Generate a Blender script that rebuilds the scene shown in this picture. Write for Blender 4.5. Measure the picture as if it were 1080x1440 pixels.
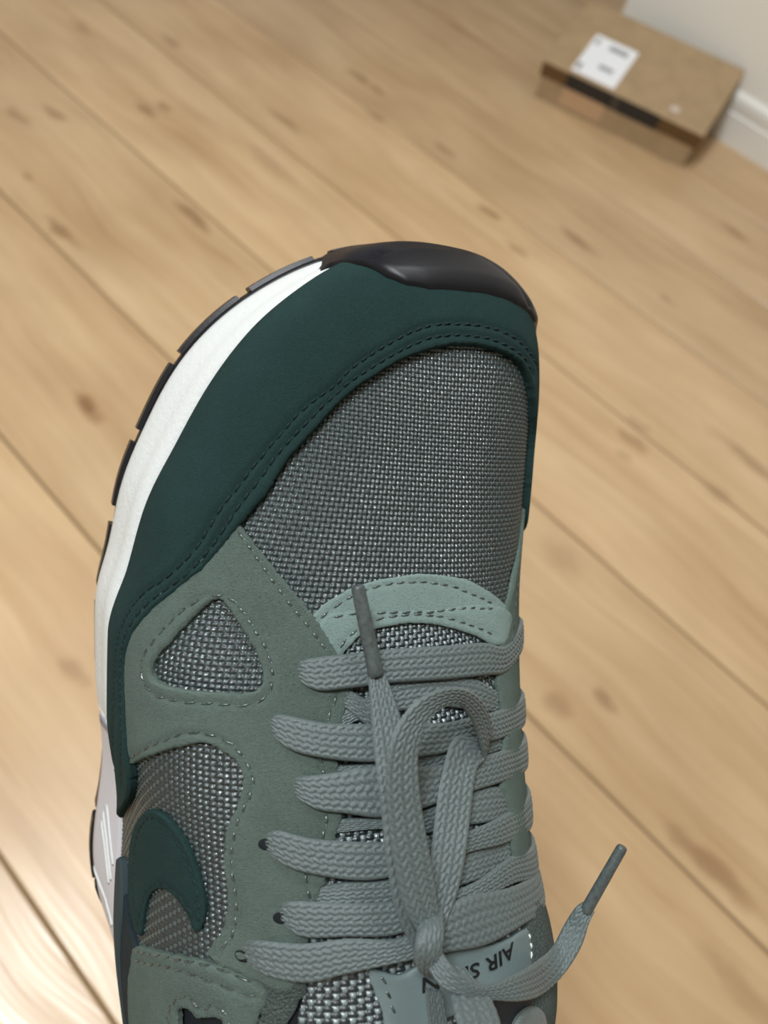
import bpy, bmesh, math, random
import numpy as np
from mathutils import Matrix, Vector
from mathutils.bvhtree import BVHTree
from mathutils.geometry import delaunay_2d_cdt

for o in list(bpy.data.objects): bpy.data.objects.remove(o, do_unlink=True)
SC=bpy.context.scene; COL=SC.collection
random.seed(4); RNG=np.random.default_rng(4)

# ------------------------------------------------------------ camera, world, light, exposure
CAM_ROT=np.array([[0.689991, 0.660938, -0.295082], [0.69814, -0.500075, 0.512373], [0.191084, -0.559541, -0.806474]])      # columns: camera right, down, forward in the room frame (x along the boards, y to the wall, z up)
CAM_H=0.75
cam=bpy.data.cameras.new('camera'); camo=bpy.data.objects.new('camera',cam); COL.objects.link(camo)
M=Matrix.Identity(4)
for r in range(3):
    M[r][0]=CAM_ROT[r,0]; M[r][1]=-CAM_ROT[r,1]; M[r][2]=-CAM_ROT[r,2]
M[2][3]=CAM_H
camo.matrix_world=M
cam.sensor_width=36; cam.sensor_fit='AUTO'; cam.lens=36*1075/1440; cam.clip_start=0.01
cam.dof.use_dof=True; cam.dof.focus_distance=0.172; cam.dof.aperture_fstop=12.5
SC.camera=camo
SC.view_settings.view_transform='Standard'; SC.view_settings.look='None'; SC.view_settings.gamma=1
SC.view_settings.use_curve_mapping=False; SC.view_settings.exposure=0.08
W=bpy.data.worlds.new('room_light'); SC.world=W; W.use_nodes=True
W.node_tree.nodes['Background'].inputs[0].default_value=(0.95,0.97,1.0,1); W.node_tree.nodes['Background'].inputs[1].default_value=0.24
def area(name,loc,size,power,col,rot=(0,0,0),shape='DISK',sy=None):
    l=bpy.data.lights.new(name,'AREA'); l.shape=shape; l.size=size; l.energy=power; l.color=col
    if sy: l.size_y=sy
    o=bpy.data.objects.new(name,l); COL.objects.link(o); o.location=loc; o.rotation_euler=rot; return o
LAMPS=[(-0.70,0.95,2.30,13,.40),(-0.47,-0.33,2.30,37,.56)]
for (x,y,z,p,dia) in LAMPS: area('ceiling_lamp_light',(x,y,z),dia,p,(0.96,1.0,1.02))

# ------------------------------------------------------------ helpers
def tag(o,label=None,cat=None,kind=None,group=None):
    if label: o['label']=label
    if cat: o['category']=cat
    if kind: o['kind']=kind
    if group: o['group']=group
    return o
def mesh_obj(name,verts,faces,mat,parent=None,smooth=True):
    me=bpy.data.meshes.new(name); me.from_pydata([tuple(map(float,v)) for v in verts],[],[tuple(map(int,f)) for f in faces]); me.update()
    if smooth: me.polygons.foreach_set('use_smooth',[True]*len(me.polygons))
    if mat: me.materials.append(mat)
    o=bpy.data.objects.new(name,me); COL.objects.link(o)
    if parent: o.parent=parent
    return o
def grid_obj(name,V,mat,parent=None,mask=None,closed_u=False,mat2=None,second=None):
    n,m=V.shape[:2]; idx=np.arange(n*m).reshape(n,m)
    if closed_u: idx=np.vstack([idx,idx[:1]])
    F=np.stack([idx[:-1,:-1],idx[1:,:-1],idx[1:,1:],idx[:-1,1:]],-1)
    F=F[mask] if mask is not None else F.reshape(-1,4)
    if second is not None: second=second[mask]
    used,inv=np.unique(F.ravel(),return_inverse=True); F=inv.reshape(-1,4); VV=V.reshape(-1,3)[used]
    me=bpy.data.meshes.new(name); me.vertices.add(len(VV)); me.vertices.foreach_set('co',VV.astype(np.float32).ravel())
    me.loops.add(F.size); me.loops.foreach_set('vertex_index',F.astype(np.int32).ravel())
    me.polygons.add(len(F)); me.polygons.foreach_set('loop_start',np.arange(0,F.size,4,dtype=np.int32))
    me.update(calc_edges=True); me.polygons.foreach_set('use_smooth',np.ones(len(F),bool))
    if mat: me.materials.append(mat)
    if mat2: me.materials.append(mat2); me.polygons.foreach_set('material_index',second.astype(np.int32))
    o=bpy.data.objects.new(name,me); COL.objects.link(o)
    if parent: o.parent=parent
    return o
class NT:
    def __init__(s,name):
        s.m=bpy.data.materials.new(name); s.m.use_nodes=True; s.t=s.m.node_tree; s.b=s.t.nodes['Principled BSDF']
    def n(s,typ,**kw):
        x=s.t.nodes.new(typ)
        for k,v in kw.items():
            if k.startswith('i_'): x.inputs[int(k[2:])].default_value=v
            else: setattr(x,k,v)
        return x
    def l(s,a,b): s.t.links.new(a,b)
    def noise(s,vec,scale,detail=3,rough=.55,dist=0.):
        x=s.n('ShaderNodeTexNoise'); x.inputs['Scale'].default_value=scale; x.inputs['Detail'].default_value=detail; x.inputs['Roughness'].default_value=rough; x.inputs['Distortion'].default_value=dist
        if vec is not None: s.l(vec,x.inputs['Vector'])
        return x
    def ramp(s,fac,stops):
        r=s.n('ShaderNodeValToRGB'); e=r.color_ramp.elements
        while len(e)<len(stops): e.new(.5)
        for k,(p,c) in enumerate(stops): e[k].position=p; e[k].color=(*c,1) if len(c)==3 else c
        s.l(fac,r.inputs[0]); return r
    def bump(s,h,strength,dist,prev=None):
        b=s.n('ShaderNodeBump'); b.inputs['Strength'].default_value=strength; b.inputs['Distance'].default_value=dist; s.l(h,b.inputs['Height'])
        if prev: s.l(prev.outputs[0],b.inputs['Normal'])
        s.l(b.outputs[0],s.b.inputs['Normal']); return b
    def set(s,**kw):
        for k,v in kw.items(): s.b.inputs[k.replace('_',' ')].default_value=v
        return s
def lin(r,g,b):
    f=lambda c:(c/12.92 if c<=.04045 else ((c+.055)/1.055)**2.4)
    return (f(r/255),f(g/255),f(b/255))
def scl(c,k): return tuple(min(1,x*k) for x in c)
def suede(name,c,fine=1.0,nap=.25,fib=1.35,sheen=.25):
    s=NT(name); tc=s.n('ShaderNodeTexCoord'); v=tc.outputs['Object']
    big=s.noise(v,.09,5,.7); fin=s.noise(v,1.1,5,.8); spk=s.noise(v,2.1,4,.8)
    mul=s.n('ShaderNodeMath',operation='MULTIPLY_ADD',i_1=.5,i_2=0.); s.l(fin.outputs[0],mul.inputs[0])
    add=s.n('ShaderNodeMath',operation='MULTIPLY_ADD',i_1=.5); s.l(big.outputs[0],add.inputs[0]); s.l(mul.outputs[0],add.inputs[2])
    r=s.ramp(add.outputs[0],[(.3,scl(c,1-nap)),(.5,c),(.72,scl(c,1+nap*1.2))])
    dk=s.ramp(spk.outputs[0],[(.30,(.30,.30,.30)),(.45,(1,1,1)),(.58,(1,1,1)),(.70,(fib,fib,fib))])
    mx=s.n('ShaderNodeMix',data_type='RGBA',blend_type='MULTIPLY'); mx.inputs[0].default_value=.8*fine
    s.l(r.outputs[0],mx.inputs[6]); s.l(dk.outputs[0],mx.inputs[7]); s.l(mx.outputs[2],s.b.inputs['Base Color'])
    s.set(Roughness=.95,Sheen_Weight=sheen,Sheen_Roughness=.5); s.b.inputs['Specular IOR Level'].default_value=.15
    s.b.inputs['Sheen Tint'].default_value=(*scl(c,3.0),1)
    hf_=s.noise(v,4.5,3,.7); hs=s.n('ShaderNodeMath',operation='ADD'); s.l(hf_.outputs[0],hs.inputs[0]); s.l(spk.outputs[0],hs.inputs[1])
    s.bump(hs.outputs[0],.7*fine,.35); return s.m
def plain(name,c,rough=.5,spec=.5,noise=None,bump=0,bscale=1.,bdist=.2,coat=0):
    s=NT(name); tc=s.n('ShaderNodeTexCoord')
    s.set(Roughness=rough); s.b.inputs['Specular IOR Level'].default_value=spec; s.b.inputs['Base Color'].default_value=(*c,1)
    if noise:
        nz=s.noise(tc.outputs['Object'],noise[0],4,.6); r=s.ramp(nz.outputs[0],[(.3,scl(c,1-noise[1])),(.7,scl(c,1+noise[1]))]); s.l(r.outputs[0],s.b.inputs['Base Color'])
    if bump:
        nb=s.noise(tc.outputs['Object'],bscale,4,.6); s.bump(nb.outputs[0],bump,bdist)
    if coat: s.b.inputs['Coat Weight'].default_value=coat
    return s.m

# ------------------------------------------------------------ the room
PW=0.2295; Y0=0.863*0.75          # board width, one seam
def wood():
    s=NT('oak_board'); g=s.n('ShaderNodeNewGeometry'); oi=s.n('ShaderNodeObjectInfo')
    pos=g.outputs['Position']
    off=s.n('ShaderNodeCombineXYZ'); m=s.n('ShaderNodeMath',operation='MULTIPLY',i_1=7.3); s.l(oi.outputs['Random'],m.inputs[0]); s.l(m.outputs[0],off.inputs[0]); s.l(m.outputs[0],off.inputs[2])
    av=s.n('ShaderNodeVectorMath',operation='ADD'); s.l(pos,av.inputs[0]); s.l(off.outputs[0],av.inputs[1])
    # gentle swirl of the grain
    sw=s.noise(av.outputs[0],2.6,2,.5); swc=s.n('ShaderNodeVectorMath',operation='MULTIPLY_ADD'); s.l(sw.outputs['Color'],swc.inputs[0]); swc.inputs[1].default_value=(0,.09,0); s.l(av.outputs[0],swc.inputs[2])
    def stretched(sx,sy):
        mp=s.n('ShaderNodeMapping'); mp.inputs['Scale'].default_value=(sx,sy,1); s.l(swc.outputs[0],mp.inputs['Vector']); return mp.outputs[0]
    broad=s.noise(stretched(1.5,11),1,3,.55); mid=s.noise(stretched(3.2,48),1,4,.6,.6); fine=s.noise(stretched(7,260),1,3,.6); cloud=s.noise(stretched(5,9),1,2,.5)
    a=s.n('ShaderNodeMath',operation='MULTIPLY_ADD',i_1=.5); s.l(mid.outputs[0],a.inputs[0])
    b=s.n('ShaderNodeMath',operation='MULTIPLY',i_1=.5); s.l(broad.outputs[0],b.inputs[0]); s.l(b.outputs[0],a.inputs[2])
    r=s.ramp(a.outputs[0],[(.26,lin(170,136,99)),(.42,lin(193,162,124)),(.55,lin(203,174,136)),(.74,lin(213,186,150))])
    cr=s.ramp(cloud.outputs[0],[(.3,(.90,.87,.83)),(.6,(1.03,1.02,1.0)),(.75,(1.07,1.07,1.05))])
    mx=s.n('ShaderNodeMix',data_type='RGBA',blend_type='MULTIPLY'); mx.inputs[0].default_value=1; s.l(r.outputs[0],mx.inputs[6]); s.l(cr.outputs[0],mx.inputs[7])
    # knots: x, y, half length, half width, depth of colour
    K=KNOTS; acc=None
    wob=s.noise(pos,22,2,.6); wv=s.n('ShaderNodeVectorMath',operation='MULTIPLY_ADD'); s.l(wob.outputs['Color'],wv.inputs[0]); wv.inputs[1].default_value=(.05,.022,0); 
    sh=s.n('ShaderNodeVectorMath',operation='ADD'); sh.inputs[1].default_value=(-.025,-.011,0); s.l(pos,sh.inputs[0]); s.l(sh.outputs[0],wv.inputs[2])
    for (x,y,lx,ly,d) in K:
        mp=s.n('ShaderNodeMapping'); mp.vector_type='POINT'; mp.inputs['Location'].default_value=(-x/lx,-y/ly,0); mp.inputs['Scale'].default_value=(1/lx,1/ly,0); s.l(wv.outputs[0],mp.inputs['Vector'])
        ln=s.n('ShaderNodeVectorMath',operation='LENGTH'); s.l(mp.outputs[0],ln.inputs[0])
        mr=s.n('ShaderNodeMapRange',interpolation_type='SMOOTHSTEP'); mr.inputs[1].default_value=1.25; mr.inputs[2].default_value=.25; mr.inputs[3].default_value=0; mr.inputs[4].default_value=d; s.l(ln.outputs['Value'],mr.inputs[0])
        if acc is None: acc=mr.outputs[0]
        else:
            q=s.n('ShaderNodeMath',operation='MAXIMUM'); s.l(acc,q.inputs[0]); s.l(mr.outputs[0],q.inputs[1]); acc=q.outputs[0]
    mk=s.n('ShaderNodeMix',data_type='RGBA'); s.l(acc,mk.inputs[0]); s.l(mx.outputs[2],mk.inputs[6]); mk.inputs[7].default_value=(*lin(122,82,46),1)
    hv=s.n('ShaderNodeHueSaturation'); mv=s.n('ShaderNodeMapRange'); mv.inputs[3].default_value=.93; mv.inputs[4].default_value=1.05; s.l(oi.outputs['Random'],mv.inputs[0]); s.l(mv.outputs[0],hv.inputs['Value']); s.l(mk.outputs[2],hv.inputs['Color'])
    s.l(hv.outputs[0],s.b.inputs['Base Color'])
    s.set(Roughness=.3); s.b.inputs['Specular IOR Level'].default_value=.6
    rr=s.ramp(fine.outputs[0],[(.3,(.26,.26,.26)),(.7,(.42,.42,.42))]); s.l(rr.outputs[0],s.b.inputs['Roughness'])
    s.bump(fine.outputs[0],.22,.0006); return s.m
KNOTS=[[-0.606, 0.289, 0.03, 0.013, 0.75], [-1.124, 0.731, 0.03, 0.012, 0.6], [-1.12, 0.767, 0.02, 0.01, 0.5], [-1.194, 0.539, 0.03, 0.012, 0.45], [-1.177, 0.591, 0.03, 0.012, 0.45], [-1.047, 0.473, 0.016, 0.008, 0.45], [-0.913, 0.441, 0.05, 0.012, 0.6], [-0.85, 0.623, 0.05, 0.014, 0.6], [-1.302, 0.911, 0.03, 0.014, 0.4], [-1.405, 0.788, 0.04, 0.014, 0.35], [-1.053, 1.175, 0.04, 0.014, 0.55], [-1.004, 1.177, 0.03, 0.012, 0.5], [-0.933, 1.104, 0.03, 0.012, 0.4], [-0.611, 1.076, 0.03, 0.012, 0.6], [-0.79, 1.148, 0.03, 0.012, 0.45], [-0.472, 1.163, 0.05, 0.012, 0.6], [-0.521, 1.039, 0.03, 0.01, 0.55], [-0.318, 1.481, 0.04, 0.014, 0.5], [-0.292, 1.175, 0.02, 0.01, 0.4], [-0.332, 0.093, 0.022, 0.012, 0.35], [0.055, 0.499, 0.02, 0.012, 0.5], [0.025, 0.451, 0.02, 0.014, 0.35], [-0.144, 0.85, 0.025, 0.012, 0.4], [0.002, 0.975, 0.09, 0.014, 0.45], [0.234, 0.441, 0.07, 0.013, 0.5], [-0.995, 0.932, 0.05, 0.013, 0.45], [-0.904, 0.823, 0.1, 0.02, 0.35], [-0.421, 0.333, 0.1, 0.02, 0.2], [-0.134, 0.82, 0.02, 0.01, 0.3], [-1.124, 1.547, 0.02, 0.012, 0.3], [-0.016, 0.877, 0.03, 0.02, 0.3], [-0.089, 0.607, 0.04, 0.03, 0.25], [-0.152, 0.885, 0.02, 0.01, 0.3], [0.308, 0.37, 0.06, 0.015, 0.3]]
def box_mesh(x0,x1,y0,y1,z0,z1,bev=0.0):
    bm=bmesh.new(); bmesh.ops.create_cube(bm,size=1)
    for v in bm.verts: v.co=Vector((x0 if v.co.x<0 else x1,y0 if v.co.y<0 else y1,z0 if v.co.z<0 else z1))
    if bev: bmesh.ops.bevel(bm,geom=[e for e in bm.edges],offset=bev,segments=2,profile=.5,affect='EDGES')
    return bm
def bm_obj(name,bm,mat,parent=None,smooth=False):
    me=bpy.data.meshes.new(name); bm.to_mesh(me); bm.free()
    if smooth: me.polygons.foreach_set('use_smooth',[True]*len(me.polygons))
    me.materials.append(mat); o=bpy.data.objects.new(name,me); COL.objects.link(o)
    if parent: o.parent=parent
    return o
M_WOOD=wood()
M_SUB=plain('joint_brown',lin(136,114,86),.9,.1)
floor=tag(bm_obj('floor',box_mesh(-4.2,2.4,-2.2,4.6,-0.03,-0.0022),M_SUB),kind='structure')
YW=2.374*0.75; XE=-1.150*0.75
def plank(x0,x1,y0,y1):
    g=.0017; b=.0010; z=0.0; d=-.0012
    xs=[x0+g,x0+g+b,x1-g-b,x1-g]; ys=[y0+g,y0+g+b,y1-g-b,y1-g]
    V=[];F=[]
    for i in range(4):
        for j in range(4): V.append((xs[i],ys[j],z if (0<i<3 and 0<j<3) else d))
    for i in range(3):
        for j in range(3): F.append((i*4+j,(i+1)*4+j,(i+1)*4+j+1,i*4+j+1))
    B=len(V); V+=[(xs[0],ys[0],-.0024),(xs[3],ys[0],-.0024),(xs[3],ys[3],-.0024),(xs[0],ys[3],-.0024)]
    F+=[(0,B,B+1,12),(12,B+1,B+2,15),(15,B+2,B+3,3),(3,B+3,B,0)]
    return mesh_obj('floorboard',V,F,M_WOOD,floor,smooth=False)
JO=[.75,1.3,.9,1.45,.8,1.2,.95,1.35,.7,1.25,.85,1.4]
for k,yy in enumerate(np.arange(Y0-12*PW,4.5,PW)):
    j=JO[k%len(JO)]
    for (a,b) in ((-4.2,j-3.6),(j-3.6,j),(j,2.4)):
        if yy>1.9 and a>XE: continue
        plank(a,b,yy,yy+PW)
M_WALL=plain('wallpaper_offwhite',lin(236,234,227),.9,.2,bump=.25,bscale=420,bdist=.0006)
M_TRIM=plain('white_trim',lin(232,232,228),.35,.5)
wall=tag(bm_obj('wall_back',box_mesh(XE,2.4,YW,YW+.14,0,2.4),M_WALL),kind='structure')
def profile_x(name,x0,x1,prof,mat):
    V=[];F=[]
    for x in (x0,x1):
        for (y,z) in prof: V.append((x,y,z))
    n=len(prof)
    for i in range(n): F.append((i,(i+1)%n,n+(i+1)%n,n+i))
    F+=[tuple(range(n))[::-1],tuple(range(n,2*n))]
    return mesh_obj(name,V,F,mat,smooth=False)
bb=[(YW,0),(YW-.012,0),(YW-.012,.056),(YW-.0095,.0585),(YW-.0095,.066),(YW-.0115,.0685),(YW-.0115,.084),(YW-.0085,.090),(YW-.004,.0945),(YW,.096)]
tag(profile_x('baseboard_back',XE,2.4,bb,M_TRIM),kind='structure')
tag(bm_obj('ceiling',box_mesh(-4.2,2.4,-2.2,4.6,2.40,2.46),plain('ceiling_white',lin(235,234,230),.9,.2)),kind='structure')
tag(bm_obj('wall_front',box_mesh(-4.2,2.4,-2.3,-2.2,0,2.4),M_WALL),kind='structure')
tag(bm_obj('wall_right',box_mesh(2.4,2.5,-2.2,YW,0,2.4),M_WALL),kind='structure')
tag(bm_obj('wall_hall',box_mesh(-4.2,XE,4.6,4.7,0,2.4),M_WALL),kind='structure')
# ceiling lamp (behind the photographer's shoulder, its glow lies on the boards)
def lathe(name,prof,mat,parent=None,n=48):
    a=np.linspace(0,2*np.pi,n,endpoint=False); V=np.array([[[r*math.cos(t),r*math.sin(t),z] for (r,z) in prof] for t in a]); return grid_obj(name,V,mat,parent,closed_u=True)
LAMPLAB=['round white ceiling lamp nearer the wall with the parcel','round white ceiling lamp whose glow lies on the nearest floorboards']
for (lx,ly,lz,lp,dia),ll in zip(LAMPS,LAMPLAB):
    lamp=bpy.data.objects.new('ceiling_lamp',None); COL.objects.link(lamp); lamp.location=(lx,ly,2.40); tag(lamp,ll,'lamp')
    lathe('lamp_base',[(.02,0),(dia/2+.05,0),(dia/2+.06,-.02),(dia/2+.06,-.07),(dia/2+.045,-.095),(dia/2+.028,-.095),(dia/2+.028,-.03),(.02,-.03)],M_TRIM,lamp)

# ------------------------------------------------------------ parcel box by the wall
def carton():
    s=NT('corrugated_card'); tc=s.n('ShaderNodeTexCoord'); nz=s.noise(tc.outputs['Object'],28,4,.6); c=lin(168,144,112)
    r=s.ramp(nz.outputs[0],[(.3,scl(c,.9)),(.7,scl(c,1.08))]); s.l(r.outputs[0],s.b.inputs['Base Color']); s.set(Roughness=.8); s.b.inputs['Specular IOR Level'].default_value=.25
    return s.m
M_CARD=carton(); M_TAPEB=plain('black_tape',lin(22,22,24),.35); M_TAPEC=plain('clear_tape',lin(190,158,124),.25); M_PAPER=plain('label_paper',lin(238,240,244),.6); M_INK=plain('label_ink',lin(150,152,156),.7)
BL,BD=0.351,0.196; BH=0.068
parcel=bpy.data.objects.new('parcel_box',None); COL.objects.link(parcel)
parcel.location=(-1.119*.75,1.982*.75,0); parcel.rotation_euler=(0,0,math.atan2(.121,.452))
tag(parcel,'brown cardboard parcel box with white shipping label against the wall','box')
def pbox(name,x0,x1,y0,y1,z0,z1,mat,par,bev=.0008): return bm_obj(name,box_mesh(x0,x1,y0,y1,z0,z1,bev),mat,par)
t=.003
for nm,a in (('bottom',(0,BL,0,BD,.0,t)),('front_wall',(.004,BL-.004,.004,.004+t,t,BH)),('back_wall',(.004,BL-.004,BD-t-.004,BD-.004,t,BH)),('side_wall',(.004,.004+t,.004,BD-.004,t,BH)),('side_wall',(BL-.004-t,BL-.004,.004,BD-.004,t,BH))):
    pbox(nm,*a,M_CARD,parcel)
lid=bpy.data.objects.new('lid',None)
LT=math.radians(17.0)
def lidv(x,y,z):   # lid frame hinged on the front top edge
    c,s_=math.cos(LT),math.sin(LT); return (x, .0+y*c-z*s_-.002, .0745+y*s_+z*c)
def lid_piece(name,x0,x1,y0,y1,z0,z1,mat,par):
    bm=box_mesh(x0,x1,y0,y1,z0,z1,.0008 if z1-z0>.002 else 0)
    for v in bm.verts: v.co=Vector(lidv(*v.co))
    return bm_obj(name,bm,mat,par)
lid=lid_piece('lid',-.003,BL+.003,-.004,BD+.014,-t,0,M_CARD,parcel)
LIP=.036
M_LIP=plain('shade_darkened_card',lin(112,88,60),.8,.2)  # same card as the lid, the front lip's shade put into its colour
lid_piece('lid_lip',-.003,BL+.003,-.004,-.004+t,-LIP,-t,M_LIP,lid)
lid_piece('lid_lip',-.003,BL+.003,BD+.014-t,BD+.014,-LIP*.8,-t,M_CARD,lid)
lid_piece('lid_lip',-.003,-.003+t,-.004+t,BD+.014-t,-LIP,-t,M_CARD,lid)
lid_piece('lid_lip',BL+.003-t,BL+.003,-.004+t,BD+.014-t,-LIP,-t,M_CARD,lid)
lid_piece('black_tape',.055,.158,-.0046,-.004,-LIP+.002,-.001,M_TAPEB,lid); lid_piece('black_tape',.172,.262,-.0046,-.004,-LIP+.002,-.001,M_TAPEB,lid)
lid_piece('grey_tape',.158,.172,-.0046,-.004,-LIP+.002,-.001,plain('grey_tape',lin(74,70,64),.5),lid)
lab=lid_piece('shipping_label',.055,.151,.006,.126,0,.0004,M_PAPER,lid)
for (x0,x1,y0,y1) in ((.062,.070,.098,.116),(.094,.136,.098,.112),(.058,.070,.016,.034),(.098,.130,.040,.052)):
    lid_piece('print',x0,x1,y0,y1,.0004,.0006,M_INK,lab)
lid_piece('sticker',.268,.286,.022,.036,0,.0004,plain('pale_sticker',lin(206,188,180),.5),lid)
pbox('clear_tape',.055,.150,.0034,.004,.006,BH-.02,M_TAPEC,parcel,0)

# ------------------------------------------------------------ the sneaker: form of the upper (shoe frame, millimetres)
def pchip(xs, ys, x):
    xs=np.asarray(xs,float); ys=np.asarray(ys,float); x=np.asarray(x,float)
    h=np.diff(xs); d=np.diff(ys)/h; m=np.zeros(len(xs))
    for i in range(1,len(xs)-1):
        if d[i-1]*d[i]>0:
            w1=2*h[i]+h[i-1]; w2=h[i]+2*h[i-1]; m[i]=(w1+w2)/(w1/d[i-1]+w2/d[i])
    m[0]=d[0]; m[-1]=d[-1]
    k=np.clip(np.searchsorted(xs,x)-1,0,len(xs)-2); t=np.clip((x-xs[k])/h[k],0,1)
    return ys[k]*(1+2*t)*(1-t)**2+ys[k+1]*t*t*(3-2*t)+h[k]*(m[k]*t*(1-t)**2+m[k+1]*t*t*(t-1))
# Shoe frame, millimetres: x to the medial (inner) side, y to the toe, z up from the ground.
YE=291.0
#      y    xl    xr    zb    zt   xt
SEC=[(  0.0,-25.0, 25.0,38.0, 98.0, 0.0),
     ( 12.0,-33.0, 33.0,37.0,100.0, 0.0),
     ( 40.0,-37.0, 38.0,34.0,106.0, 1.0),
     ( 80.0,-43.0, 52.0,31.0,112.0, 8.0),
     (120.0,-47.0, 59.0,27.5,105.0,11.0),
     (150.0,-46.5, 53.0,25.2, 95.0, 8.5),
     (175.0,-49.5, 52.5,24.2, 84.5, 7.0),
     (195.0,-49.8, 53.0,24.0, 75.5, 7.5),
     (210.0,-46.0, 53.5,24.0, 69.5, 9.0),
     (225.0,-42.5, 54.5,24.0, 65.0,11.0),
     (240.0,-36.0, 55.0,24.2, 61.5,14.0),
     (255.0,-28.5, 55.0,24.8, 58.5,18.0),
     (268.0,-19.5, 54.0,25.5, 55.5,21.0),
     (278.5, -8.5, 51.0,26.8, 51.0,23.5),
     (285.2,  1.0, 45.5,28.0, 45.5,24.5),
     (289.4, 10.5, 38.0,29.3, 39.0,24.8),
     (YE,    25.0, 25.0,30.5, 30.5,25.0)]
_S=np.array(SEC)[::-1]
_TAU=np.sqrt(np.maximum(YE-_S[:,0],0))
NEXP=2.5
def sec(y):
    tau=np.sqrt(np.maximum(YE-np.asarray(y,float),0))
    return [pchip(_TAU,_S[:,k],tau) for k in range(1,6)]
def P(y,t):
    """upper surface; t=-1 outer bite line .. t=+1 inner bite line"""
    y=np.asarray(y,float); t=np.asarray(t,float)
    xl,xr,zb,zt,xt=sec(y)
    th=np.pi/2*(1-np.abs(t)); e=2/NEXP
    cs=np.abs(np.cos(th))**e; sn=np.abs(np.sin(th))**e
    xs=np.where(t<0,xl,xr)
    x=xt+(xs-xt)*cs; z=zb+(zt-zb)*sn
    return np.stack([x,y+0*t,z],-1)

def axis_x(y): 
    u=np.clip((np.asarray(y,float)-100)/140,0,1); return 6+9*u*u*(3-2*u)
YC=240.0; RC=45.0; ZC=21.0
def to_chart(p):
    """unroll the upper: cylinder chart behind y=YC, azimuthal cap chart in front of it"""
    p=np.asarray(p,float); yc=np.minimum(p[...,1],YC)
    dx=p[...,0]-axis_x(yc); dy=p[...,1]-yc; dz=p[...,2]-ZC
    h=np.maximum(np.hypot(dx,dy),1e-9); phi=np.arctan2(h,dz)
    return np.stack([RC*phi*dx/h, yc+RC*phi*dy/h],-1)
def from_chart(q):
    """origin on the inner axis and direction of the ray that meets the upper at chart point q"""
    q=np.asarray(q,float); yc=np.minimum(q[...,1],YC); b=q[...,1]-yc; a=q[...,0]
    L=np.maximum(np.hypot(a,b),1e-9); phi=L/RC
    o=np.stack([axis_x(yc),yc,ZC+0*yc],-1)
    d=np.stack([np.sin(phi)*a/L,np.sin(phi)*b/L,np.cos(phi)],-1)
    return o,d

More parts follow.
